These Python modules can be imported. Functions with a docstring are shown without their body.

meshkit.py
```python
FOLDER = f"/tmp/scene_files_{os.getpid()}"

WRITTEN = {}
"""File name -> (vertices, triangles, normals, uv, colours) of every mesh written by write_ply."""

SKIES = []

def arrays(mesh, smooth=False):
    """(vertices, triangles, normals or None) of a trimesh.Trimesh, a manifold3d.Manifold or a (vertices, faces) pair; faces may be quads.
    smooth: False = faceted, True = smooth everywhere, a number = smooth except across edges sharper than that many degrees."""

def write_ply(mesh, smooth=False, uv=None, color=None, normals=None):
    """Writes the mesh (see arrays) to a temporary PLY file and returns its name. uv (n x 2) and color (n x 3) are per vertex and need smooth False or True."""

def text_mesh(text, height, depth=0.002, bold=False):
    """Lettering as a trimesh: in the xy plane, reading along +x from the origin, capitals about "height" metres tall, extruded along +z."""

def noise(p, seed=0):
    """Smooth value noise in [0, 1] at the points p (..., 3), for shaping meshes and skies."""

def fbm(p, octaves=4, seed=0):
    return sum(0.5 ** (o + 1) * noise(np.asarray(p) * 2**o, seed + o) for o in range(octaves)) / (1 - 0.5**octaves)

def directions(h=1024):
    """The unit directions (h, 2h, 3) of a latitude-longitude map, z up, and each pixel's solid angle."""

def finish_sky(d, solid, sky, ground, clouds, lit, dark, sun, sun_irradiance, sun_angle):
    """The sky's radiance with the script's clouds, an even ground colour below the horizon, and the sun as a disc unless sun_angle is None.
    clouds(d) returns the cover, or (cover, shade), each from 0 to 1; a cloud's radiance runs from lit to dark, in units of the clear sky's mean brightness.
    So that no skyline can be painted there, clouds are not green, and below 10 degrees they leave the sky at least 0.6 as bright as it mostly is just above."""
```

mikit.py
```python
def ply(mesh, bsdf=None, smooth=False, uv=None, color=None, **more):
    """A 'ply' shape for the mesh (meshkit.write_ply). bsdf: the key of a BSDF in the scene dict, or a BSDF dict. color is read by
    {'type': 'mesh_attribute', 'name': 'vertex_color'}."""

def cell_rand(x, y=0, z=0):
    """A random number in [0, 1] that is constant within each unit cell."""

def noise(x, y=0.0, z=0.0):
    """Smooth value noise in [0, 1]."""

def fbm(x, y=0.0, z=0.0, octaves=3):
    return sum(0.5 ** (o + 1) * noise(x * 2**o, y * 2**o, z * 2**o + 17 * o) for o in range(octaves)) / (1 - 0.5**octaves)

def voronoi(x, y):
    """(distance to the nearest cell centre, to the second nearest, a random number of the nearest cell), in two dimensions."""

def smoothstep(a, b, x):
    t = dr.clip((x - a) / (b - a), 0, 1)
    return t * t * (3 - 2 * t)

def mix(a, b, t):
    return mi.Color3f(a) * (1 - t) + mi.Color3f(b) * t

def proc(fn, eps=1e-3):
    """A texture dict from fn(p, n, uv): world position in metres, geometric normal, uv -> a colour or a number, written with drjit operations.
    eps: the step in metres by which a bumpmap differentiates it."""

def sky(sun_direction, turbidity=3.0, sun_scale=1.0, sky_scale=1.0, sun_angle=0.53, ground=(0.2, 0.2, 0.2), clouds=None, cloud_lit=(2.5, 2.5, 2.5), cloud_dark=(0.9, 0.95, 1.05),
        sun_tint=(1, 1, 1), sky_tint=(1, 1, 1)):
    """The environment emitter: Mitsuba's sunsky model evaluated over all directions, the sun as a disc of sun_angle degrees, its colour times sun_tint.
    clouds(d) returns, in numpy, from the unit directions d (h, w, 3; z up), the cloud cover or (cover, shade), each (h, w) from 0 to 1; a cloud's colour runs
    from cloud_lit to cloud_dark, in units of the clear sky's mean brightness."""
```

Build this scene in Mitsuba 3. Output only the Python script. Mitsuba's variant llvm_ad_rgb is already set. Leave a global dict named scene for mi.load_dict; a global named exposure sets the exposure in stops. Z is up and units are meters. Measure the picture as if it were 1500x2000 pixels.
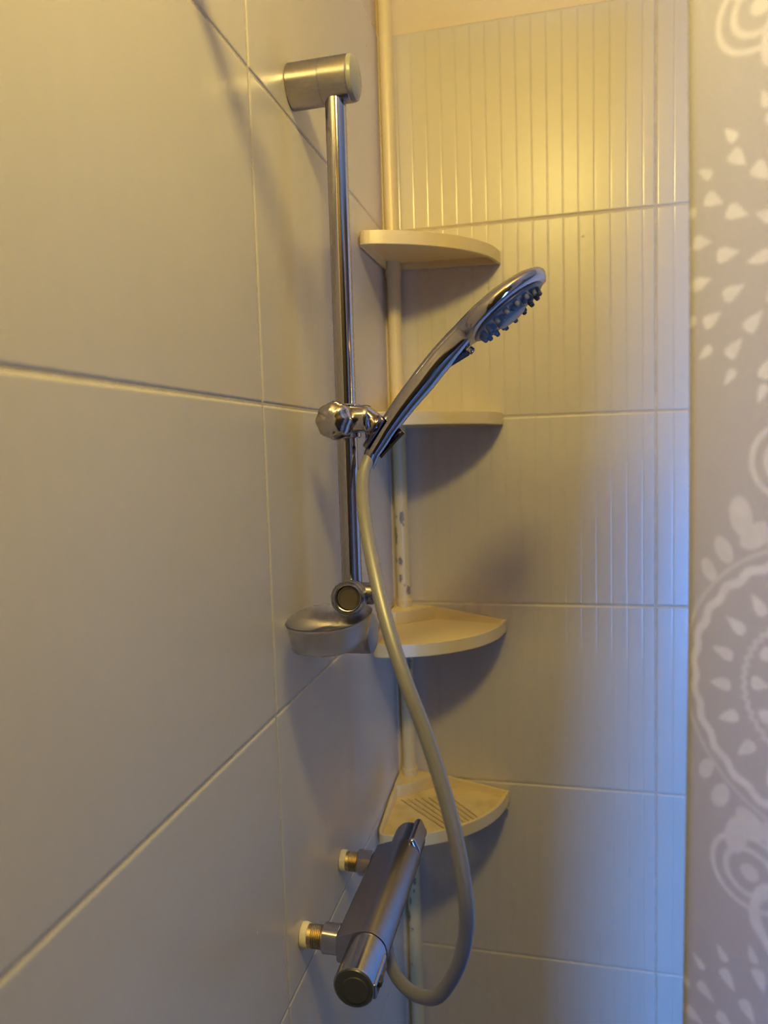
import math, numpy as np, trimesh, manifold3d, mitsuba as mi, drjit as dr
import mikit, meshkit
from mikit import noise, fbm, smoothstep, mix
from shapely.geometry import Polygon, LineString, Point, box as sbox
T = mi.ScalarTransform4f
scene, labels = {}, {}

# ------------------------------------------------------------------ camera, light, exposure
CAM = [0.28147, -1.24141, 1.49987]
FWD = [-0.231683, 0.969175, -0.083808]
UP = [0.010182, 0.088564, 0.996018]
scene['camera'] = {
    'type': 'thinlens', 'fov': 2 * math.degrees(math.atan(750 / 1432.18)), 'fov_axis': 'x',
    'aperture_radius': 0.0034, 'focus_distance': 0.86, 'near_clip': 0.02, 'far_clip': 20.0,
    'to_world': T().look_at(origin=CAM, target=[CAM[i] + FWD[i] for i in range(3)], up=UP)}
exposure = 0.0
LAMP_POS, LAMP_R = (0.30, -1.16, 2.27), 0.07
LAMP_RADIANCE = (148.0, 114.0, 31.0)          # warm ceiling globe out of view, placed to light the tiled walls
UNSEEN_WINDOW_RADIANCE = (5.4, 20.0, 62.0)          # unseen frosted window, tuned for the blue light on the back wall
WIN = (1.00, 1.66, 0.35, 1.36)                # unseen window opening in the far wall: x0, x1, z0, z1
ROOM_Y, ROOM_X, ROOM_Z = -2.80, 2.10, 2.45


# ------------------------------------------------------------------ helpers
def add(key, mesh, bsdf, smooth=False, label=None, cat=None, group=None, kind=None, **kw):
    n, k = 1, key
    while k in scene:
        k = f'{key}_{n:03d}'
        n += 1
    scene[k] = mikit.ply(mesh, bsdf, smooth, **kw)
    tag(k, label, cat, group, kind)
    return k


def tag(k, label=None, cat=None, group=None, kind=None):
    d = {n: v for n, v in (('label', label), ('category', cat), ('group', group), ('kind', kind)) if v}
    if d:
        labels[k] = d


def box(x0, x1, y0, y1, z0, z1):
    m = trimesh.creation.box(extents=(x1 - x0, y1 - y0, z1 - z0))
    m.apply_translation(((x0 + x1) / 2, (y0 + y1) / 2, (z0 + z1) / 2))
    return m


def rbox(x0, x1, y0, y1, z0, z1, r=0.003):
    pts = [trimesh.creation.icosphere(subdivisions=2, radius=r).vertices + np.array(c)
           for c in np.array(np.meshgrid((x0 + r, x1 - r), (y0 + r, y1 - r), (z0 + r, z1 - r))).reshape(3, -1).T]
    return trimesh.convex.convex_hull(np.vstack(pts))


def frame(a):
    a = np.asarray(a, float) / np.linalg.norm(a)
    h = np.array([0, 0, 1.0]) if abs(a[2]) < 0.9 else np.array([1.0, 0, 0])
    u = np.cross(h, a); u /= np.linalg.norm(u)
    return u, np.cross(a, u), a


def lathe(profile, origin, axis, n=48, lobes=0, lobe_amp=0.0):
    """Revolve (radius, height) pairs around an axis through origin."""
    u, v, a = frame(axis)
    t = np.arange(n) * 2 * np.pi / n
    P = np.array(profile, float)
    f = 1 + lobe_amp * np.cos(lobes * t) if lobes else np.ones(n)
    V = [np.array(origin) + h * a + (r * f)[:, None] * (np.cos(t)[:, None] * u + np.sin(t)[:, None] * v) for r, h in P]
    V = np.vstack(V)
    F = []
    for i in range(len(P) - 1):
        for j in range(n):
            k = (j + 1) % n
            F.append([i * n + j, i * n + k, (i + 1) * n + k]); F.append([i * n + j, (i + 1) * n + k, (i + 1) * n + j])
    m = trimesh.Trimesh(V, F, process=False)
    m.merge_vertices()
    m.update_faces(m.nondegenerate_faces())
    m.remove_unreferenced_vertices()
    return m


def loft(rings, cap=True):
    n = len(rings[0])
    V = np.vstack(rings)
    F = []
    for i in range(len(rings) - 1):
        for j in range(n):
            k = (j + 1) % n
            F.append([i * n + j, i * n + k, (i + 1) * n + k]); F.append([i * n + j, (i + 1) * n + k, (i + 1) * n + j])
    if cap:
        V = np.vstack([V, rings[0].mean(0), rings[-1].mean(0)])
        a, b, o = len(V) - 2, len(V) - 1, (len(rings) - 1) * n
        for j in range(n):
            k = (j + 1) % n
            F.append([a, k, j]); F.append([b, o + j, o + k])
    m = trimesh.Trimesh(V, F, process=False)
    trimesh.repair.fix_normals(m)
    return m


def catmull(P, per=10):
    P = np.array(P, float)
    Q = np.vstack([2 * P[0] - P[1], P, 2 * P[-1] - P[-2]])
    out = []
    for i in range(1, len(Q) - 2):
        for t in np.linspace(0, 1, per, endpoint=False):
            a, b, c, d = Q[i - 1:i + 3]
            out.append(0.5 * (2 * b + (c - a) * t + (2 * a - 5 * b + 4 * c - d) * t * t + (3 * b - a - 3 * c + d) * t ** 3))
    out.append(P[-1])
    return np.array(out)


def tube(path, r, n=20):
    path = np.array(path, float)
    r = np.broadcast_to(r, len(path))
    tang = np.gradient(path, axis=0)
    tang /= np.linalg.norm(tang, axis=1, keepdims=True)
    u = frame(tang[0])[0]
    a = np.arange(n) * 2 * np.pi / n
    rings = []
    for p, t, rr in zip(path, tang, r):
        u = u - t * (u @ t); u /= np.linalg.norm(u)
        w = np.cross(t, u)
        rings.append(p + rr * (np.cos(a)[:, None] * u + np.sin(a)[:, None] * w))
    return loft(rings)


def extrude(poly, z0, z1):
    m = trimesh.creation.extrude_polygon(poly, z1 - z0, engine='earcut')
    m.apply_translation((0, 0, z0))
    return m


def cat(*ms):
    return trimesh.util.concatenate(ms)


# ------------------------------------------------------------------ materials
def principled(key, color, rough, spec=0.5, metal=0.0, two=True, bump=None, **kw):
    c = {'type': 'rgb', 'value': list(color)} if isinstance(color, (tuple, list)) else color
    b = {'type': 'principled', 'base_color': c, 'roughness': rough, 'specular': spec, 'metallic': metal, **kw}
    if bump:
        b = {'type': 'bumpmap', 'arbitrary': mikit.proc(bump[0], bump[2] if len(bump) > 2 else 5e-4), 'scale': bump[1], 'bsdf': b}
    scene[key] = {'type': 'twosided', 'bsdf': b} if two else b


def tile_col(p, n, uv):
    g = fbm(p.x * 7, p.y * 7, p.z * 7)
    c = mix((0.545, 0.495, 0.415), (0.585, 0.53, 0.445), g)
    d = dr.sqrt(dr.square(p.y + 0.0852) + dr.square(p.z - 2.123)) + 4 * dr.abs(p.x)          # rust speck by the bracket
    c = mix((0.25, 0.13, 0.06), c, smoothstep(0.0011, 0.0022, d))
    e = dr.sqrt(dr.square(p.x - 0.3231) + dr.square(p.z - 1.8288)) + 4 * dr.abs(p.y) + 0.002 * noise(p.x * 900, p.z * 900)
    c = mix((0.36, 0.31, 0.26), c, smoothstep(0.003, 0.0042, e))                                # chipped glaze
    f = dr.sqrt(dr.square(p.y + 0.6312) + dr.square((p.z - 1.0483) * 0.5)) + 4 * dr.abs(p.x)
    return mix((0.8, 0.8, 0.8), c, smoothstep(0.0006, 0.0012, f))




def tile_gloss(p, n, uv):
    # the glaze has pooled in the upright grooves and is smoother there than on the satin face
    on_back = dr.abs(n.y) > dr.abs(n.x)
    u = dr.select(on_back, dr.select(p.x < 0.4331, 0.4331 - p.x, dr.select(p.x < 1.0331, 1.0331 - p.x, 1.6331 - p.x)), mi.Float(1))
    f = (u - 0.0193) / 0.0241
    d = dr.abs(f - dr.floor(f + 0.5)) * 0.0241
    return dr.lerp(mi.Float(0.17), mi.Float(0.31), smoothstep(0.0014, 0.0024, d))


principled('tile_glaze', mikit.proc(tile_col), 0.31, 0.36)
scene['tile_glaze']['bsdf']['roughness'] = mikit.proc(tile_gloss)
principled('grout', mikit.proc(lambda p, n, uv: mix((0.44, 0.38, 0.29), (0.58, 0.51, 0.40), fbm(p.x * 60, p.y * 60, p.z * 60))), 0.8, 0.2)
principled('plaster', mikit.proc(lambda p, n, uv: mix((0.62, 0.52, 0.35), (0.68, 0.575, 0.40), fbm(p.x * 9, p.y * 9, p.z * 9))), 0.6, 0.3,
           bump=(lambda p, n, uv: fbm(p.x * 240, p.y * 240, p.z * 240), 0.0008))
principled('ceiling_paint', (0.58, 0.48, 0.34), 0.8, 0.2)
principled('room_paint', (0.15, 0.09, 0.05), 0.7, 0.2)
principled('blocker_dark', (0.05, 0.04, 0.033), 0.6, 0.2)  # even dark tone for the added wall stub behind the camera
principled('floor_tile', (0.13, 0.095, 0.06), 0.4, 0.4)
principled('silicone', (0.66, 0.56, 0.36), 0.4, 0.4)
principled('cream_plastic', mikit.proc(lambda p, n, uv: mix((0.69, 0.54, 0.26), (0.74, 0.59, 0.30), fbm(p.x * 14, p.y * 14, p.z * 14))), 0.32, 0.5)
principled('stained_plastic', mikit.proc(lambda p, n, uv: mix((0.58, 0.43, 0.18), (0.70, 0.55, 0.265),
           smoothstep(0.2, 0.6, fbm(p.x * 45, p.y * 45, p.z * 20)))), 0.4, 0.5)

CHIPS = [(0.0029, 1.3853, .0034, .0112), (-.0067, 1.3871, .0013, .0026), (.0052, 1.3731, .0017, .0022), (-.0095, 1.3524, .0035, .0156),
         (-.0018, 1.3114, .0035, .0078), (-.0098, 1.3113, .0017, .0043), (-.0027, 1.2807, .0026, .0078), (.004, 1.2694, .0013, .0022),
         (.0100, 1.2589, .0030, .0078), (.0055, 1.1302, .0044, .0114), (-.0040, .7007, .0023, .0063), (.0029, .7204, .0018, .0045),
         (-.0086, .6697, .0036, .0099), (-.0027, .6485, .0023, .0027), (-.0105, .6455, .0023, .0091), (-.0055, .5811, .0014, .0027),
         (.0043, .7375, .0027, .0063)]


POLE_Y = -0.0180


def pole_x(z):
    return 0.0152 + (2.2 - z) * 0.0050


def pole_col(p, n, uv):
    dx = p.x - pole_x(p.z)
    w = noise(p.x * 420, p.y * 300, p.z * 420)
    d = mi.Float(9)
    for cx, cz, a, b in CHIPS:
        d = dr.minimum(d, dr.square((dx - cx) / a) + dr.square((p.z - cz) / b))
    d = d + (w - 0.5) * 1.5 + dr.select(p.y < POLE_Y + 0.004, mi.Float(0), mi.Float(9))
    base = mix((0.68, 0.54, 0.27), (0.74, 0.60, 0.31), fbm(p.x * 20, p.y * 20, p.z * 5))
    rust = mix((0.16, 0.13, 0.10), (0.27, 0.24, 0.20), noise(p.x * 300, p.y * 300, p.z * 300))
    return mix(rust, base, smoothstep(0.85, 1.1, d))


principled('pole_paint', mikit.proc(pole_col), 0.33, 0.5)
grey8 = {'type': 'rgb', 'value': 0.80}
scene['chrome'] = {'type': 'twosided', 'bsdf': {'type': 'roughconductor', 'material': 'Cr', 'alpha': 0.025, 'specular_reflectance': grey8}}
scene['satin_chrome'] = {'type': 'twosided', 'bsdf': {'type': 'roughconductor', 'material': 'Cr', 'alpha': 0.075, 'specular_reflectance': {'type': 'rgb', 'value': 0.64}}}
scene['brass'] = {'type': 'twosided', 'bsdf': {'type': 'roughconductor', 'alpha': 0.25, 'eta': {'type': 'rgb', 'value': [0.44, 0.53, 1.1]}, 'k': {'type': 'rgb', 'value': [3.2, 2.5, 1.9]}, 'specular_reflectance': {'type': 'rgb', 'value': [0.8, 0.72, 0.6]}}}
principled('hose_sheath', (0.25, 0.25, 0.275), 0.38, 0.5, metal=0.3)
principled('grey_plastic', (0.085, 0.085, 0.095), 0.3, 0.5)
principled('black_cap', (0.042, 0.045, 0.056), 0.3, 0.5)
principled('pale_grey_plastic', (0.27, 0.265, 0.26), 0.3, 0.5)
principled('cup_plastic', (0.075, 0.062, 0.05), 0.25, 0.5)
principled('dark_plastic', (0.035, 0.035, 0.037), 0.35, 0.5)
principled('insert_plastic', (0.2, 0.2, 0.205), 0.35, 0.5)
principled('nozzle_rubber', (0.12, 0.12, 0.125), 0.45, 0.4)
principled('ptfe_tape', (0.80, 0.74, 0.58), 0.7, 0.3)
principled('white_enamel', (0.62, 0.60, 0.56), 0.35, 0.5)
scene['clear_acrylic'] = {'type': 'roughdielectric', 'int_ior': 1.49, 'ext_ior': 1.0, 'alpha': 0.10, 'specular_transmittance': {'type': 'rgb', 'value': [0.98, 0.975, 0.975]}}


# --------------------------------------------------- setting: tiled walls
R0, H = 1.864, 0.315                    # height of the first visible horizontal joint, row height
ZS = [2.179, 1.864, 1.549, 1.234, 0.919, 0.604, 0.289, 0.0]
GAP, BEV, PITCH = 0.0010, 0.0034, 0.0241
EDGE = [(0.0, -0.0017), (0.12, -0.0010), (0.35, -0.00045), (0.65, -0.00012), (1.0, 0.0)]


def tile_mesh(w, h, relief):
    """A glazed tile with fine upright grooves, face at depth 0 (local: u across, v up, d outwards)."""
    w0, w1, h0, h1 = GAP, w - GAP, GAP, h - GAP
    us = [(w0 + BEV * a, d) for a, d in EDGE]
    ks = np.arange(w - 0.0193, 0.012, -PITCH)[::-1]
    for k in ks:
        for o, d in ((-.0024, 0), (-.0016, -.00003), (-.0009, -.00016), (-.00045, -.00030), (0, -.00036), (.00045, -.00030), (.0009, -.00016), (.0016, -.00003), (.0024, 0)):
            us.append((k + o, d * relief))
    us += [(w1 - BEV * a, d) for a, d in EDGE]
    vs = [(h0 + BEV * a, d) for a, d in EDGE] + [(h1 - BEV * a, d) for a, d in EDGE[::-1]]
    us.sort()
    V = np.array([(u, v, min(a, b) if min(a, b) < -0.0004 else a + b) for v, b in vs for u, a in us])
    n = len(us)
    F = [[j * n + i, j * n + i + 1, (j + 1) * n + i + 1, (j + 1) * n + i] for j in range(len(vs) - 1) for i in range(n - 1)]
    F = np.array(F)
    F = np.vstack([F[:, [0, 1, 2]], F[:, [0, 2, 3]]])
    return V, F


_cache = {}


def tiles(wall, place, cuts, relief):
    for a, b in zip(cuts[:-1], cuts[1:]):
        for top, bot in zip(ZS[:-1], ZS[1:]):
            V, F = tile_mesh(b - a, top - bot, relief)
            add(wall + '__tile', (place(V, a, bot), F), 'tile_glaze', True)


XC = [0.0, 0.4331, 1.0331, 1.6331, ROOM_X]
YC = [0.0, 0.5607, 1.1607, 1.4200]
add('wall_back', box(-0.1, ROOM_X + 0.1, 0.004, 0.12, -0.1, ROOM_Z), 'plaster', kind='structure')
add('wall_back__grout', box(0.0, ROOM_X, 0.0011, 0.006, 0.0, 2.179), 'grout')
tiles('wall_back', lambda V, a, z: np.c_[V[:, 0] + a, -V[:, 2], V[:, 1] + z], XC, 0.9)
add('wall_left', box(-0.12, -0.004, -1.49, 0.004, -0.1, ROOM_Z), 'plaster', kind='structure')
add('wall_left__grout', box(-0.006, -0.0011, -1.42, 0.0, 0.0, 2.179), 'grout')
add('wall_side', box(-0.12, -0.004, ROOM_Y, -1.49, -0.1, ROOM_Z), 'room_paint', kind='structure')
tiles('wall_left', lambda V, a, z: np.c_[V[:, 2], -(V[:, 0] + a), V[:, 1] + z], YC, 0.25)
add('wall_right', box(ROOM_X, ROOM_X + 0.1, ROOM_Y, 0.004, -0.1, ROOM_Z), 'room_paint', kind='structure')
X0, X1, Z0, Z1 = WIN
add('wall_behind', cat(box(-0.12, X0, ROOM_Y - 0.12, ROOM_Y, -0.1, ROOM_Z), box(X1, ROOM_X + 0.1, ROOM_Y - 0.12, ROOM_Y, -0.1, ROOM_Z),
                       box(X0, X1, ROOM_Y - 0.12, ROOM_Y, -0.1, Z0), box(X0, X1, ROOM_Y - 0.12, ROOM_Y, Z1, ROOM_Z)), 'room_paint', kind='structure')
add('floor', box(-0.12, ROOM_X + 0.1, ROOM_Y - 0.12, 0.12, -0.15, 0.0), 'floor_tile', kind='structure')
add('ceiling', box(-0.12, ROOM_X + 0.1, ROOM_Y - 0.12, 0.12, ROOM_Z, ROOM_Z + 0.1), 'ceiling_paint', kind='structure')
# wall stub added behind the camera to keep daylight off the left wall
add('wall_added_blocker', box(-0.001, 0.69, -1.56, -1.42, 0.0, ROOM_Z), 'blocker_dark', kind='structure')
# cream sealant bead in the corner
add('trim_1', extrude(Polygon([(-.001, .001), (0.0085, .001), (0.0085, -0.0006), (0.0066, -0.0030), (0.0040, -0.0058), (0.0012, -0.0085), (-.001, -0.0085)]), 0.0, 2.179), 'silicone', kind='structure')
# unseen window placed to throw blue light on the back wall: frame, glowing pane
fr = 0.04
add('unseen_window_1', cat(box(X0, X0 + fr, ROOM_Y - 0.08, ROOM_Y - 0.02, Z0, Z1), box(X1 - fr, X1, ROOM_Y - 0.08, ROOM_Y - 0.02, Z0, Z1),
                    box(X0 + fr, X1 - fr, ROOM_Y - 0.08, ROOM_Y - 0.02, Z0, Z0 + fr), box(X0 + fr, X1 - fr, ROOM_Y - 0.08, ROOM_Y - 0.02, Z1 - fr, Z1)), 'white_enamel', kind='structure')
scene['unseen_window_1__pane'] = mikit.ply(trimesh.Trimesh([[X0 + fr, ROOM_Y - 0.05, Z0 + fr], [X1 - fr, ROOM_Y - 0.05, Z0 + fr], [X1 - fr, ROOM_Y - 0.05, Z1 - fr], [X0 + fr, ROOM_Y - 0.05, Z1 - fr]],
                                                   [[0, 2, 1], [0, 3, 2]], process=False), 'white_enamel',
                                    emitter={'type': 'area', 'radiance': {'type': 'rgb', 'value': list(UNSEEN_WINDOW_RADIANCE)}})

# --------------------------------------------------- ceiling lamp, out of view
L = LAMP_POS
add('unseen_ceiling_lamp__base', lathe([(0, 0), (0.05, 0), (0.05, -0.018), (0.03, -0.03), (0.028, -0.065), (0, -0.065)], (L[0], L[1], ROOM_Z), (0, 0, 1), 32), 'white_enamel', 30)
scene['unseen_ceiling_lamp__globe'] = dict(type='sphere', center=list(L), radius=LAMP_R, bsdf={'type': 'ref', 'id': 'white_enamel'}, emitter={'type': 'area', 'radiance': {'type': 'rgb', 'value': list(LAMP_RADIANCE)}})
tag('unseen_ceiling_lamp', 'unseen warm globe ceiling lamp, out of view, lighting the tiled walls', 'lamp')


# --------------------------------------------------- corner shelf caddy
def shelf_outline():
    pts = [(0.0022, -0.0022), (0.1930, -0.0022), (0.1935, -0.006), (0.1915, -0.014)]
    c = catmull([(0.1915, -0.014), (0.183, -0.050), (0.166, -0.085), (0.143, -0.115), (0.112, -0.143), (0.076, -0.166), (0.040, -0.181), (0.020, -0.1865)], 6)
    pts += [tuple(p) for p in c[1:]]
    pts += [(0.012, -0.187), (0.0055, -0.1835), (0.0025, -0.176)]
    return Polygon(pts)


OUT = shelf_outline()


def shelf_shape(m, ztop, tilt=0.05):
    """Place a shelf mesh (rim top at local 0): it sags a little towards its front."""
    m = m.copy()
    v = m.vertices
    v[:, 2] += ztop + (0.195 - (v[:, 0] - v[:, 1])) * tilt
    m.vertices = v
    return m


def fillet_extrude(poly, z0, z1, r=0.0012):
    parts = []
    for a, b, o in ((z0, z0 + r, -r * .6), (z0 + r, z1 - r, 0), (z1 - r, z1, -r * .6)):
        parts.append(extrude(poly.buffer(o) if o else poly, a, b))
    return cat(*parts)


def bevel_ring(outer, inner_off, z0, z1, r=0.0013, raise_=0.01):
    """Rim wall with rounded top and bottom edges, built as one loft round the outline."""
    n = 220
    def ring(off):
        p = outer.buffer(-off, join_style=1).exterior
        q = np.array([p.interpolate(s, normalized=True).coords[0] for s in np.linspace(0, 1, n, endpoint=False)])
        return q
    o = np.array([outer.exterior.interpolate(s, normalized=True).coords[0] for s in np.linspace(0, 1, n, endpoint=False)])
    d = np.roll(o, -1, 0) - np.roll(o, 1, 0)
    nrm = np.c_[d[:, 1], -d[:, 0]]
    nrm /= np.linalg.norm(nrm, axis=1, keepdims=True)
    if not Polygon(o + nrm * 0.001).area > Polygon(o).area:
        nrm = -nrm
    prof = [(0, z0 + r), (0.3 * r, z0 + .3 * r), (r, z0), (inner_off - r, z0), (inner_off - .3 * r, z0 + .3 * r), (inner_off, z0 + r),
            (inner_off, z1 - r), (inner_off - .3 * r, z1 - .3 * r), (inner_off - r, z1), (r, z1), (0.3 * r, z1 - .3 * r), (0, z1 - r), (0, z0 + r)]
    rings = [np.c_[o - nrm * a, np.full(n, z)] for a, z in prof]
    m = loft(rings, cap=False)
    v = m.vertices.copy()                                   # the side walls rise towards the corner block
    s = np.maximum(v[:, 0], -v[:, 1])
    side = np.minimum(v[:, 0], -v[:, 1]) < 0.0095
    v[:, 2] += np.where(side & (v[:, 2] > -0.008), raise_ * np.clip((0.186 - s) / 0.10, 0, 1), 0)
    m.vertices = v
    return m


BLOCK = Polygon([(0.0022, -0.0022), (0.078, -0.0022), (0.070, -0.009), (0.050, -0.026), (0.032, -0.046), (0.014, -0.060), (0.0022, -0.064)])


def add_shelf(ztop, soap, tilt, blk_h, label):
    k = add('corner_caddy__shelf', shelf_shape(bevel_ring(OUT, 0.0055, -0.0205, 0.0, raise_=blk_h - 0.002), ztop, tilt), 'cream_plastic', 35, label=label)
    tray = OUT.buffer(-0.004)
    if soap:                                                # drain slots of the soap rest
        for i in range(8):
            f = i / 7
            p = np.array([0.016, -0.068]) * (1 - f) + np.array([0.092, -0.036]) * f
            q = np.array([0.098, -0.134]) * (1 - f) + np.array([0.149, -0.092]) * f
            tray = tray.difference(LineString([p, q]).buffer(0.0017))
    add(k + '__tray', shelf_shape(extrude(tray, -0.0095, -0.0065), ztop, tilt), 'stained_plastic' if soap else 'cream_plastic', 30)
    blk = fillet_extrude(BLOCK.buffer(-0.003).buffer(0.003), -0.0065, blk_h)
    add(k + '__corner_block', shelf_shape(blk, ztop, tilt), 'cream_plastic', 30)
    px = pole_x(ztop)
    add(k + '__collar', lathe([(0.0112, -0.030), (0.0128, -0.030), (0.0128, 0.012), (0.0129, 0.0165), (0.0136, 0.0172), (0.0136, 0.0225), (0.0130, 0.0232), (0.0112, 0.0232)],
                              (px, POLE_Y, ztop + blk_h + (0.195 - px + POLE_Y) * tilt - 0.010), (0, 0, 1), 32), 'cream_plastic', 30)
    if soap:
        # thin ribs between the slots
        for i in range(7):
            f = (i + 0.5) / 7
            p = np.array([0.016, -0.068]) * (1 - f) + np.array([0.092, -0.036]) * f
            q = np.array([0.098, -0.134]) * (1 - f) + np.array([0.149, -0.092]) * f
            add(k + '__rib', shelf_shape(extrude(LineString([p, q]).buffer(0.0013), -0.0066, -0.0052), ztop, tilt), 'cream_plastic', 30)
        clip = cat(rbox(0.183, 0.1885, -0.0275, -0.0225, -0.023, 0.0012, 0.001), rbox(0.187, 0.192, -0.0215, -0.017, -0.025, 0.0012, 0.001))
        add(k + '__hook', shelf_shape(clip, ztop, tilt), 'cream_plastic', 30)


add_shelf(1.8175, False, 0.02, 0.004, 'topmost cream corner shelf, seen from below')
add_shelf(1.5565, False, 0.0, 0.003, 'second cream shelf from the top, level with the eye')
add_shelf(1.2075, False, 0.05, 0.015, 'third cream shelf from the top')
add_shelf(0.9070, True, 0.05, 0.015, 'lowest cream shelf with soap ribs')
zz = np.linspace(0.0, ROOM_Z, 60)
add('corner_caddy__pole', tube([(pole_x(z), POLE_Y, z) for z in zz], 0.0113, 28), 'pole_paint', 35)
tag('corner_caddy', 'cream corner caddy, four shelves on one chipped upright pole', 'shower caddy')

# --------------------------------------------------- shower rail with brackets and slider
BX, BY = 0.0503, -0.4425
add('shower_rail__bar', lathe([(0, 1.296), (0.0112, 1.296), (0.0115, 1.2965), (0.0115, 1.9005), (0.0112, 1.901), (0, 1.901)], (BX, BY, 0), (0, 0, 1), 56), 'chrome', 30)
ZT, ZB = 1.900, 1.2915


def bracket(z):
    k = add('shower_rail__wall_bracket', lathe([(0, 0.0), (0.0226, 0.0), (0.0234, 0.0008), (0.0234, 0.0366), (0.0231, 0.0370), (0.0231, 0.0374), (0.0234, 0.0378), (0.0234, 0.0672), (0.0230, 0.0678), (0, 0.0678)],
                                              (0.0002, BY, z), (1, 0, 0), 64), 'satin_chrome', 30, label='cylindrical chrome bracket on the wall')
    add(k + '__end_cap', lathe([(0, 0.0676), (0.0228, 0.0676), (0.0234, 0.0684), (0.0234, 0.0700), (0.0222, 0.0730), (0.018, 0.0752), (0.010, 0.0766), (0, 0.0770)], (0.0002, BY, z), (1, 0, 0), 64), 'pale_grey_plastic', 40)


bracket(ZT)
bracket(ZB)
# slider: clamp, lobed knob, joint and cone holder
SZ = 1.5335
kax = np.array([-0.10, -1.0, 0.0]); kax /= np.linalg.norm(kax)
sl = add('shower_rail__slider', cat(lathe([(0, -0.019), (0.0150, -0.019), (0.0162, -0.0175), (0.0162, 0.0175), (0.0150, 0.019), (0, 0.019)], (BX, BY, SZ), (0, 0, 1), 40),
                                    lathe([(0.0145, 0.0), (0.0152, 0.012), (0.0145, 0.0235), (0, 0.0235)], (BX, BY, SZ), kax, 40)), 'chrome', 35, label='chrome slider clamped on the bar')
ko = np.array([BX, BY, SZ]) + kax * 0.022
add(sl + '__knob', lathe([(0, 0), (0.0178, 0), (0.0196, 0.002), (0.0204, 0.006), (0.0204, 0.013), (0.0192, 0.0185), (0.0165, 0.0225), (0.0120, 0.0255), (0.006, 0.0270), (0, 0.0274)], ko, kax, 96, 8, 0.035), 'chrome', 50, label='lobed chrome knob')
add(sl + '__joint', lathe([(0, -0.004), (0.0138, -0.004), (0.0148, -0.002), (0.0152, 0.004), (0.0152, 0.0175), (0.0142, 0.021), (0.0125, 0.0225), (0, 0.0225)], (BX + 0.010, BY - 0.012, SZ + 0.0015), (1, -0.12, 0.0), 40), 'chrome', 35)

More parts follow.
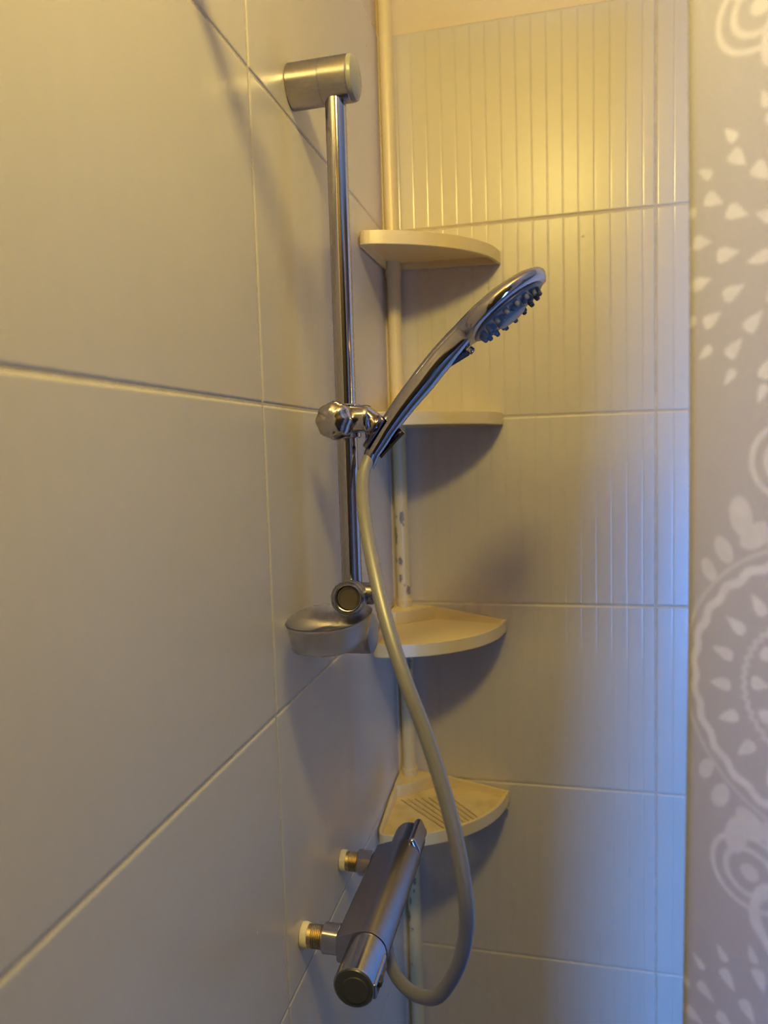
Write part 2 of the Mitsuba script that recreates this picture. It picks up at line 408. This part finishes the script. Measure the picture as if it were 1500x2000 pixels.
# hand shower frame (x-z plane through y = HY)
HY = -0.447
SP = catmull([(0.0790, 1.4955), (0.0900, 1.5115), (0.1000, 1.5263), (0.1180, 1.5490), (0.1370, 1.5705), (0.1600, 1.5960), (0.1800, 1.6150), (0.1980, 1.6290), (0.2180, 1.6430), (0.2380, 1.6575), (0.2560, 1.6705), (0.2690, 1.6798)], 8)
hdir = np.array([0.1370 - 0.0900, 0, 1.5705 - 1.5115]); hdir /= np.linalg.norm(hdir)
# the cone holder grips the handle: a C-shaped sleeve open towards the room
hc = np.array([0.0925, HY, 1.5145])
u, v, a = frame(hdir)
prof = [(-0.020, 0.0128), (0.0, 0.0150), (0.0165, 0.0172), (0.0180, 0.0172)]
rings = []
angs = np.linspace(0, 2 * np.pi, 49)
side = np.array([0.70, -0.714, 0.0]); side -= a * (side @ a); side /= np.linalg.norm(side)
w2 = np.cross(a, side)
angs = np.radians(np.linspace(62, 298, 40))
outer = [[hc + a * h + r * (math.cos(t) * side + math.sin(t) * w2) for t in angs] for h, r in prof]
inner = [[hc + a * h + (r - 0.0026) * (math.cos(t) * side + math.sin(t) * w2) for t in angs] for h, r in prof]
rows = [np.vstack([np.array(o), np.array(i)[::-1]]) for o, i in zip(outer, inner)]
sleeve = loft(rows, cap=False)
n = len(angs)
def endcap(row):
    V = np.vstack([row]); F = []
    for i in range(n - 1):
        p, q = i, 2 * n - 1 - i
        F += [[p, p + 1, q], [p + 1, q - 1, q]]
    return trimesh.Trimesh(V, F, process=False)
web = trimesh.convex.convex_hull(np.vstack([
    lathe([(0, 0.019), (0.0125, 0.019), (0.0125, 0.0225), (0, 0.0225)], (BX + 0.010, BY - 0.012, SZ + 0.0015), (1, -0.12, 0.0), 24).vertices,
    np.array([hc + a * h - (r - 0.001) * side + s * 0.007 * w2 for h, r in ((-0.017, 0.0130), (0.016, 0.0170)) for s in (-1, 1)])]))
add(sl + '__holder', cat(sleeve, endcap(rows[0]), endcap(rows[-1]), web), 'chrome', 30, label='chrome cone holder open at one side')

# --------------------------------------------------- hand shower
def hs_sections():
    S = np.r_[0, np.cumsum(np.linalg.norm(np.diff(SP, axis=0), axis=1))]
    tot = S[-1]
    tg = np.gradient(SP, axis=0); tg /= np.linalg.norm(tg, axis=1, keepdims=True)
    Rh = 0.0525
    uc = tot - Rh + 0.0005
    rings = []
    for s, p, t in zip(S, SP, tg):
        f = s / tot
        wh = np.interp(s, [0, 0.02, 0.045, 0.10, 0.15, tot], [0.0085, 0.0100, 0.0113, 0.0136, 0.0145, 0.0145])
        d = abs(s - uc)
        wd = math.sqrt(max(Rh * Rh - d * d, 0)) if d < Rh else 0
        wn = wh + 0.010 * float(np.clip((s - (uc - Rh - 0.035)) / 0.05, 0, 1)) ** 2          # the neck widens into the head
        w = (wn ** 4 + wd ** 4) ** 0.25 if s < uc - 0.3 * Rh else max(wd, (wn ** 4 + wd ** 4) ** 0.25 * float(np.clip((uc - s) / (0.3 * Rh), 0, 1)))
        up = np.interp(s, [0, 0.02, 0.045, 0.10, 0.15, uc, uc + .6 * Rh, tot - .004, tot], [0.0085, 0.0100, 0.0113, 0.0136, 0.0140, 0.0150, 0.0115, 0.006, 0.002])
        dn = np.interp(s, [0, 0.02, 0.045, 0.10, 0.15, uc - .9 * Rh, uc, tot - .003, tot], [0.0085, 0.0100, 0.0113, 0.0136, 0.0132, 0.0125, 0.0110, 0.009, 0.003])
        w = max(w, 0.004)
        nn = np.array([t[1], 0, -t[0]])                 # towards the spray side
        th = np.arange(40) * 2 * np.pi / 40
        flat = np.interp(s, [0.12, 0.17], [1.0, 0.45])
        c, sn = np.cos(th), np.sin(th)
        off = np.where(sn >= 0, dn * np.sign(sn) * np.abs(sn) ** flat, up * sn)
        rings.append(np.array([p[0], HY, p[1]]) + w * c[:, None] * np.array([0, 1.0, 0]) + off[:, None] * nn)
    return rings, uc, S, tg
rings, uc, S, tg = hs_sections()
add('hand_shower__body', loft(rings), 'chrome', 40)
ic = int(np.argmin(abs(S - uc)))
FT = np.array([0.795, 0, 0.607]); FN = np.array([0.607, 0, -0.795]); FU = np.array([0, 1.0, 0])
FC = np.array([SP[ic][0], HY, SP[ic][1]]) + FN * 0.0105
fp = add('hand_shower__face_plate', lathe([(0, -0.002), (0.0445, -0.002), (0.0450, -0.0002), (0.0435, 0.0012), (0.041, 0.0020), (0.030, 0.0030), (0, 0.0034)], FC, FN, 64), 'grey_plastic', 30, label='dark grey spray plate')
for rad, cnt, ph in ((0.0365, 18, 0.1), (0.0260, 11, 0.35)):
    for i in range(cnt):
        t = 2 * np.pi * i / cnt + ph
        o = FC + FN * 0.0025 + rad * (math.cos(t) * FT + math.sin(t) * FU)
        add(fp + '__nozzle', lathe([(0, -0.001), (0.0031, -0.001), (0.0028, 0.003), (0.0023, 0.0052), (0.0012, 0.0058), (0, 0.0058)], o, FN, 14), 'nozzle_rubber', 30)
add(fp + '__spray_insert', lathe([(0, 0), (0.0165, 0), (0.0175, 0.0015), (0.0170, 0.0055), (0.0150, 0.0070), (0.004, 0.0078), (0, 0.0078)], FC + FN * 0.002, FN, 40), 'insert_plastic', 35)
# spray lever under the neck
bp = np.array([0.1875, HY, 1.6035])
lev = [bp + FT * s + FN * h for s, h in ((-0.022, 0.0005), (-0.012, 0.0022), (0.0, 0.0040))]
lv = add('hand_shower__lever', tube(catmull([l + FN * -0.001 for l in lev], 5), 0.0032, 14), 'dark_plastic', 40)
add(lv + '__tip', lathe([(0, 0), (0.0036, 0), (0.0040, 0.001), (0.0040, 0.0045), (0.0030, 0.006), (0, 0.006)], bp + FN * 0.0005 + FT * 0.003, FN * 0.9 + FT * 0.2, 20), 'chrome', 40, label='chrome lever tip')
tag('hand_shower', 'chrome hand shower tilted up in the slider of the rail', 'shower head')
tag('shower_rail', 'chrome shower rail, vertical bar between two wall brackets with slider', 'shower rail')

# --------------------------------------------------- hose
HO = catmull([(0.0786, HY, 1.4950), (0.0755, -0.4520, 1.4880), (0.074, -0.47, 1.467), (0.0857, -0.51, 1.4315), (0.1041, -0.55, 1.3846), (0.1226, -0.58, 1.3385), (0.1426, -0.6, 1.2913), (0.1622, -0.61, 1.2457),
              (0.1802, -0.62, 1.1945), (0.1913, -0.625, 1.1509), (0.1976, -0.625, 1.1042), (0.196, -0.615, 1.0637), (0.185, -0.6, 1.0168), (0.1614, -0.575, 0.9659), (0.132, -0.54, 0.936),
              (0.1078, -0.51, 0.9252), (0.0912, -0.483, 0.9235), (0.0830, -0.462, 0.9290), (0.0805, -0.4520, 0.9420)], 10)
add('shower_hose__sheath', tube(HO, 0.0070, 24), 'hose_sheath', True)
add('shower_hose__upper_ferrule', lathe([(0, -0.016), (0.0074, -0.016), (0.0082, -0.012), (0.0088, 0.0), (0.0086, 0.004), (0, 0.004)], (0.0800, HY, 1.4970), (0.35, 0.05, 0.93), 28), 'satin_chrome', 40)
add('shower_hose__lower_nut', lathe([(0, -0.013), (0.0088, -0.013), (0.0100, -0.010), (0.0102, 0.010), (0, 0.010)], (0.0800, -0.4505, 0.9430), (-0.05, 0.12, 1.0), 28), 'chrome', 40)
tag('shower_hose', 'grey metallic shower hose hanging in a loop down to the mixer', 'hose')

# --------------------------------------------------- soap dish
def oval(cx, cy, rx, ry, n=72, p=2.4):
    t = np.arange(n) * 2 * np.pi / n
    c, s = np.cos(t), np.sin(t)
    return np.c_[cx + rx * np.sign(c) * np.abs(c) ** (2 / p), cy + ry * np.sign(s) * np.abs(s) ** (2 / p)]
DC = (0.0510, -0.5300)
def dring(k, z):
    o = oval(DC[0], DC[1], 0.0400 * k, 0.0660 * k)
    return np.c_[o, np.full(len(o), z)]
prof = [(0.78, 1.3030), (0.84, 1.3036), (0.88, 1.3062), (0.93, 1.3190), (0.965, 1.3280), (0.985, 1.3300), (1.0, 1.3310), (0.985, 1.3318), (0.950, 1.3302), (0.915, 1.3225), (0.865, 1.3085), (0.82, 1.3056), (0.76, 1.3050)]
dish = loft([dring(k, z) for k, z in prof])
add('soap_dish__tray', dish, 'clear_acrylic', 40, label='clear oval tray')
# clear ring and clamp round the bar
DZ = 1.3365
add('soap_dish__ring', lathe([(0.0160, 0.0), (0.0188, 0.0), (0.0194, 0.002), (0.0194, 0.016), (0.0185, 0.018), (0.0165, 0.018), (0.0160, 0.016), (0.0160, 0.0)], (0.0535, -0.4585, DZ), (0.02, -1, 0.12), 48), 'clear_acrylic', 40, label='clear ring')
add('soap_dish__clamp', cat(lathe([(0, -0.004), (0.0158, -0.004), (0.0158, 0.0145), (0.0148, 0.0155), (0.0138, 0.0150), (0.0130, 0.0105), (0, 0.0100)], (0.0535, -0.4585, DZ), (0.02, -1, 0.12), 48),
                            lathe([(0, -0.012), (0.0150, -0.012), (0.0158, -0.011), (0.0158, 0.011), (0.0150, 0.012), (0, 0.012)], (BX, BY, DZ), (0, 0, 1), 40),
                            lathe([(0, 0), (0.0125, 0), (0.0125, 0.0255), (0.0115, 0.0275), (0, 0.0275)], (BX, BY - 0.004, DZ + 0.002), (1, 0, 0), 36)), 'satin_chrome', 35, label='chrome clamp')
add('soap_dish__cup', lathe([(0, 0.0102), (0.0128, 0.0102), (0.0128, 0.0122), (0.0105, 0.0126), (0.0100, 0.0118), (0, 0.0116)], (0.0535, -0.4585, DZ), (0.02, -1, 0.12), 40), 'cup_plastic', 35, label='dark round cup insert')
tag('soap_dish', 'clear plastic soap dish clamped at the foot of the shower rail', 'soap dish')

# --------------------------------------------------- thermostatic mixer
MX, MZ, MR = 0.0785, 0.9705, 0.0232
t = np.linspace(np.radians(-150), np.radians(128), 40)
sec = Polygon([(MX + MR * math.cos(a), MZ + MR * math.sin(a)) for a in t] + [(0.0462, 0.9835), (0.0445, 0.9820), (0.0440, 0.9560), (0.0455, 0.9535)]).convex_hull
sec = sec.buffer(-0.0008).buffer(0.0008)
def body_ring(off, y):
    q = sec.buffer(-off) if off else sec
    e = q.exterior
    c = np.array([e.interpolate(s, normalized=True).coords[0] for s in np.linspace(0, 1, 120, endpoint=False)])
    k = np.argmin(c[:, 0] + 3 * c[:, 1]); c = np.roll(c, -k, 0)
    return np.c_[c[:, 0], np.full(120, y), c[:, 1]]
YN, YF = -0.5330, -0.3460
body = loft([body_ring(.001, YN), body_ring(.0003, YN + .0004), body_ring(0, YN + .0012), body_ring(0, YF - .0012), body_ring(.0003, YF - .0004), body_ring(.001, YF)])
add('shower_mixer__body', body, 'satin_chrome', 30)
# temperature handle (near end) with a grip web and button, flow handle (far end) with a wing
th = add('shower_mixer__temperature_handle', lathe([(0, -0.001), (0.0206, -0.001), (0.0212, 0.0), (0.0212, 0.0525), (0.0206, 0.0536), (0.0180, 0.0536), (0.0178, 0.0530), (0.0, 0.0530)], (MX + 0.0008, YN, MZ + 0.0002), (0, -1, 0), 64), 'chrome', 30)
gw = trimesh.convex.convex_hull(np.vstack([rbox(MX + 0.014, MX + 0.0238, YN - 0.0534, YN - 0.006, MZ - 0.010, MZ + 0.006, 0.0025).vertices]))
add(th + '__grip', gw, 'chrome', 30)
add(th + '__end_disc', lathe([(0, 0), (0.0196, 0), (0.0200, 0.0006), (0.0192, 0.0016), (0, 0.0018)], (MX + 0.0008, YN - 0.0532, MZ + 0.0002), (0, -1, 0), 56), 'black_cap', 30, label='dark grey end disc')
add(th + '__inner_disc', lathe([(0, 0), (0.0135, 0), (0.0138, 0.0008), (0.0130, 0.0016), (0, 0.0018)], (MX + 0.0030, YN - 0.0548, MZ - 0.0005), (0, -1, 0), 48), 'black_cap', 30)
add(th + '__safety_button', rbox(MX + 0.0212, MX + 0.0268, YN - 0.044, YN - 0.033, MZ - 0.004, MZ + 0.003, 0.0018), 'dark_plastic', 30, label='small black button')
fh = add('shower_mixer__flow_handle', lathe([(0, -0.001), (0.0206, -0.001), (0.0212, 0.0), (0.0212, 0.044), (0.0200, 0.050), (0.0165, 0.0535), (0.008, 0.055), (0, 0.055)], (MX + 0.0008, YF, MZ + 0.0002), (0, 1, 0), 64), 'chrome', 30)
wing = trimesh.convex.convex_hull(np.vstack([trimesh.creation.icosphere(subdivisions=2, radius=0.0055).vertices + np.array(c) for c in
        ((MX + 0.0125, YF + 0.002, MZ + 0.0200), (MX + 0.0125, YF + 0.050, MZ + 0.0200), (MX + 0.018, YF + 0.002, MZ + 0.008), (MX + 0.018, YF + 0.050, MZ + 0.008), (MX + 0.004, YF + 0.002, MZ + 0.008), (MX + 0.004, YF + 0.046, MZ + 0.008))]))
add(fh + '__wing', wing, 'chrome', 40)


def hexnut(x0, x1, y, z, r=0.0155, rot=0.26):
    t = np.arange(6) * np.pi / 3 + rot
    p = Polygon([(r * math.cos(a), r * math.sin(a)) for a in t])
    rings = []
    for x, k in ((x0, 0.90), (x0 + 0.0015, 1.0), (x1 - 0.0015, 1.0), (x1, 0.90)):
        rings.append(np.array([(x, y + k * r * math.cos(a), z + k * r * math.sin(a)) for a in t]))
    return loft(rings)


for yi, zi, hexa in ((-0.3650, 0.9672, True), (-0.5150, 0.9672, False)):
    if hexa:
        add('shower_mixer__union_nut', hexnut(0.0235, 0.0440, yi, zi, 0.0163), 'chrome', 20, label='hexagonal chrome nut')
    else:
        add('shower_mixer__union_nut', lathe([(0, 0.0255), (0.0148, 0.0255), (0.0156, 0.0265), (0.0156, 0.0435), (0.0148, 0.0445), (0, 0.0445)], (0, yi, zi), (1, 0, 0), 48), 'chrome', 30, label='round chrome nut')
    pr = [(0, 0.0005), (0.0118, 0.0005), (0.0118, 0.0120)]
    for i in range(6):
        x = 0.0120 + i * 0.0021
        pr += [(0.0124, x + 0.0005), (0.0113, x + 0.0016)]
    pr += [(0.0113, 0.0270), (0, 0.0270)]
    p = add('shower_mixer__inlet', lathe(pr, (0, yi, zi), (1, 0, 0), 40), 'brass', 25, label='brass threaded inlet')
    add(p + '__tape', lathe([(0.0118, 0.0002), (0.0132, 0.0004), (0.0137, 0.0025), (0.0134, 0.0060), (0.0130, 0.0075), (0.0118, 0.0078)], (0, yi, zi), (1, 0.02, 0.01), 40), 'ptfe_tape', 30, label='cream sealing tape')
tag('shower_mixer', 'chrome thermostatic shower mixer bar on brass inlets of the left wall', 'shower mixer')

# --------------------------------------------------- shower curtain
PER = 0.55
ZA, ZBb = 1.342, 1.617


def drop_ring(r, th, r0, half_len, count, width, phase, outward=1.0):
    a = th * (count / (2 * np.pi)) + phase
    f = (a - dr.floor(a) - 0.5) * (2 * np.pi / count) * r0
    s = (r - r0) / half_len * outward                       # -1 .. 1 along the drop
    w = width * dr.sqrt(dr.maximum(1 - dr.square(s), 0)) * (0.62 + 0.5 * s)
    return smoothstep(-0.0010, 0.0010, w - dr.abs(f)) * smoothstep(1.0, 0.85, dr.abs(s))


def line_ring(r, r0, w):
    return smoothstep(-0.0012, 0.0012, w - dr.abs(r - r0))


def ell(u, v, cu, cv, ru, rv, ang):
    c, s = math.cos(ang), math.sin(ang)
    x, y = (u - cu) * c + (v - cv) * s, -(u - cu) * s + (v - cv) * c
    return smoothstep(0.12, -0.12, dr.sqrt(dr.square(x / ru) + dr.square(y / rv)) - 1)


def curtain_print(u, v):
    """The cloth's printed medallions in cloth coordinates: u along the cloth, v up, repeating every PER."""
    u0 = 0.098
    uu = u - u0
    uu = uu - dr.floor(uu / 0.40 + 0.5) * 0.40
    va = v - ZA
    va = va - dr.floor(va / PER + 0.5) * PER
    vb = v - ZBb
    vb = vb - dr.floor(vb / PER + 0.5) * PER
    ra, ta = dr.sqrt(uu * uu + va * va), dr.atan2(va, uu)
    rb, tb = dr.sqrt(uu * uu + vb * vb), dr.atan2(vb, uu)
    m = mi.Float(0)
    # ringed medallion
    rw = ra + 0.0012 * dr.sin(ta * 26)
    for x in (line_ring(rw, 0.0835, 0.0030), 0.55 * line_ring(ra, 0.0925, 0.0013), drop_ring(ra, ta, 0.0640, 0.0085, 18, 0.0060, 0.2, -1), 0.7 * line_ring(ra + 0.001 * dr.sin(ta * 44), 0.0465, 0.0018),
              drop_ring(ra, ta, 0.0350, 0.0070, 11, 0.0058, 0.0, 1), 0.8 * line_ring(ra, 0.018, 0.0022), line_ring(ra, 0.0, 0.0080)):
        m = dr.maximum(m, x)
    # sunburst of drops
    for x in (drop_ring(rb, tb, 0.0400, 0.0080, 10, 0.0060, 0.3, -1), drop_ring(rb, tb, 0.0600, 0.0085, 15, 0.0062, 0.1, 1), drop_ring(rb, tb, 0.0800, 0.0080, 19, 0.0060, 0.55, 1),
              drop_ring(rb, tb, 0.0965, 0.0065, 24, 0.0046, 0.0, -1), line_ring(rb, 0.0, 0.0150)):
        m = dr.maximum(m, x)
    # eyes and blossom sprays between them
    for cu, cv in ((-0.016, 0.1440), (-0.040, -0.1300)):
        re = dr.sqrt(dr.square(uu - cu) + dr.square((va - cv) * 1.1))
        for x in (line_ring(re, 0.0270, 0.0019), line_ring(re, 0.0170, 0.0021), line_ring(re, 0.0, 0.0065)):
            m = dr.maximum(m, 0.85 * x)
    rc = dr.sqrt(dr.square(uu + 0.012) + dr.square(va + 0.1540))
    m = dr.maximum(m, line_ring(rc + 0.001 * dr.sin(ta * 60), 0.0240, 0.0036))
    for q in (1, -1):
        for cu, cv, a, b, g in ((-0.050, 0.1080, .0080, .0135, .2), (-0.040, 0.0960, .0075, .0120, -.9), (-0.022, 0.1020, .0080, .0150, -.5), (-0.062, 0.0850, .0060, .0095, .5), (-0.073, 0.0700, .0050, .0085, .5)):
            m = dr.maximum(m, 0.8 * ell(uu, va * q, cu, cv, a, b, g))
    return m


def curtain_col(p, n, uv):
    m = curtain_print(uv.x, uv.y)
    weave = noise(uv.x * 1500, uv.y * 1500)
    base = mix((0.475, 0.465, 0.535), (0.515, 0.505, 0.575), weave)
    w = fbm(uv.x * 130, uv.y * 130)
    return mix(base, (0.77, 0.765, 0.85), m * (0.62 + 0.4 * w))


scene['curtain_cloth'] = {'type': 'principledthin', 'base_color': mikit.proc(curtain_col), 'roughness': 0.5, 'diff_trans': 0.35, 'spec_trans': 0.0, 'sheen': 0.3}
principled('hem_cloth', mikit.proc(lambda p, n, uv: mix((0.40, 0.365, 0.33), (0.44, 0.40, 0.365), noise(uv.x * 1500, uv.y * 1500))), 0.6, 0.2)
CP = [(0.3870, -0.6830), (0.3800, -0.6800), (0.3725, -0.6815), (0.3685, -0.6880), (0.3690, -0.6960), (0.3770, -0.7070), (0.3950, -0.7290), (0.4120, -0.7480), (0.4260, -0.7520), (0.4360, -0.7400),
      (0.4420, -0.7150), (0.4490, -0.6950), (0.4610, -0.6880), (0.4730, -0.7000), (0.4810, -0.7250), (0.4900, -0.7480), (0.5020, -0.7550), (0.5130, -0.7430), (0.5200, -0.7180), (0.5290, -0.6960),
      (0.5410, -0.6890), (0.5530, -0.7010), (0.5610, -0.7250), (0.5700, -0.7470), (0.5820, -0.7520), (0.5920, -0.7420)]
cp = catmull(CP, 6)
arc = np.r_[0, np.cumsum(np.linalg.norm(np.diff(cp, axis=0), axis=1))]
RAIL_Z = 1.92
zs = np.linspace(0.08, RAIL_Z - 0.018, 60)
V, UV = [], []
for z in zs:
    h = (z - 0.08) / (RAIL_Z - 0.1)
    for (x, y), s in zip(cp, arc):
        k = s / arc[-1]
        xx = x + k ** 1.5 * (0.010 + 0.19 * max(h - 0.36, 0) ** 1.2) + 0.0015 * math.sin(5 * z + 9 * k) - 0.010 * max(0.45 - h, 0) * (1 - k)  # out-of-view right side flares upward, holding daylight off the upper back wall
        yy = -0.72 + (y + 0.72) * (1 + 0.1 * math.sin(4 * z)) + 0.002 * math.sin(7 * z + 12 * k)
        V.append((xx, yy, z)); UV.append((s - 0.020, z))
nc = len(cp)
F = np.array([[j * nc + i, j * nc + i + 1, (j + 1) * nc + i + 1, (j + 1) * nc + i] for j in range(len(zs) - 1) for i in range(nc - 1)])
F = np.vstack([F[:, [0, 1, 2]], F[:, [0, 2, 3]]])
add('shower_curtain', trimesh.Trimesh(V, F, process=False), 'curtain_cloth', True, uv=np.array(UV),
    label='beige shower curtain with white medallion and droplet print', cat='curtain')
nh = int(np.searchsorted(arc, 0.024))                       # sewn side hem: a second layer of cloth on the edge
Vh = np.array(V).reshape(len(zs), nc, 3)[:, 1:nh + 1]
tg2 = np.gradient(Vh, axis=1)
nr = np.stack([tg2[..., 1], -tg2[..., 0], 0 * tg2[..., 0]], -1)
nr /= np.linalg.norm(nr, axis=-1, keepdims=True)
side_ = 0.0012 if (Vh + nr * 0.001)[0, -1, 1] < Vh[0, -1, 1] else -0.0012
Wh = (Vh + nr * side_).reshape(-1, 3)
UVh = np.array(UV).reshape(len(zs), nc, 2)[:, 1:nh + 1].reshape(-1, 2)
Fh = np.array([[j * nh + i, j * nh + i + 1, (j + 1) * nh + i + 1, (j + 1) * nh + i] for j in range(len(zs) - 1) for i in range(nh - 1)])
add('shower_curtain__hem', trimesh.Trimesh(Wh, np.vstack([Fh[:, [0, 1, 2]], Fh[:, [0, 2, 3]]]), process=False), 'hem_cloth', True, uv=UVh)
add('curtain_rail', lathe([(0.0, 0.0), (0.0095, 0.0), (0.0095, ROOM_X), (0, ROOM_X)], (0, -0.72, RAIL_Z), (1, 0, 0), 24), 'white_enamel', 30, kind='structure')
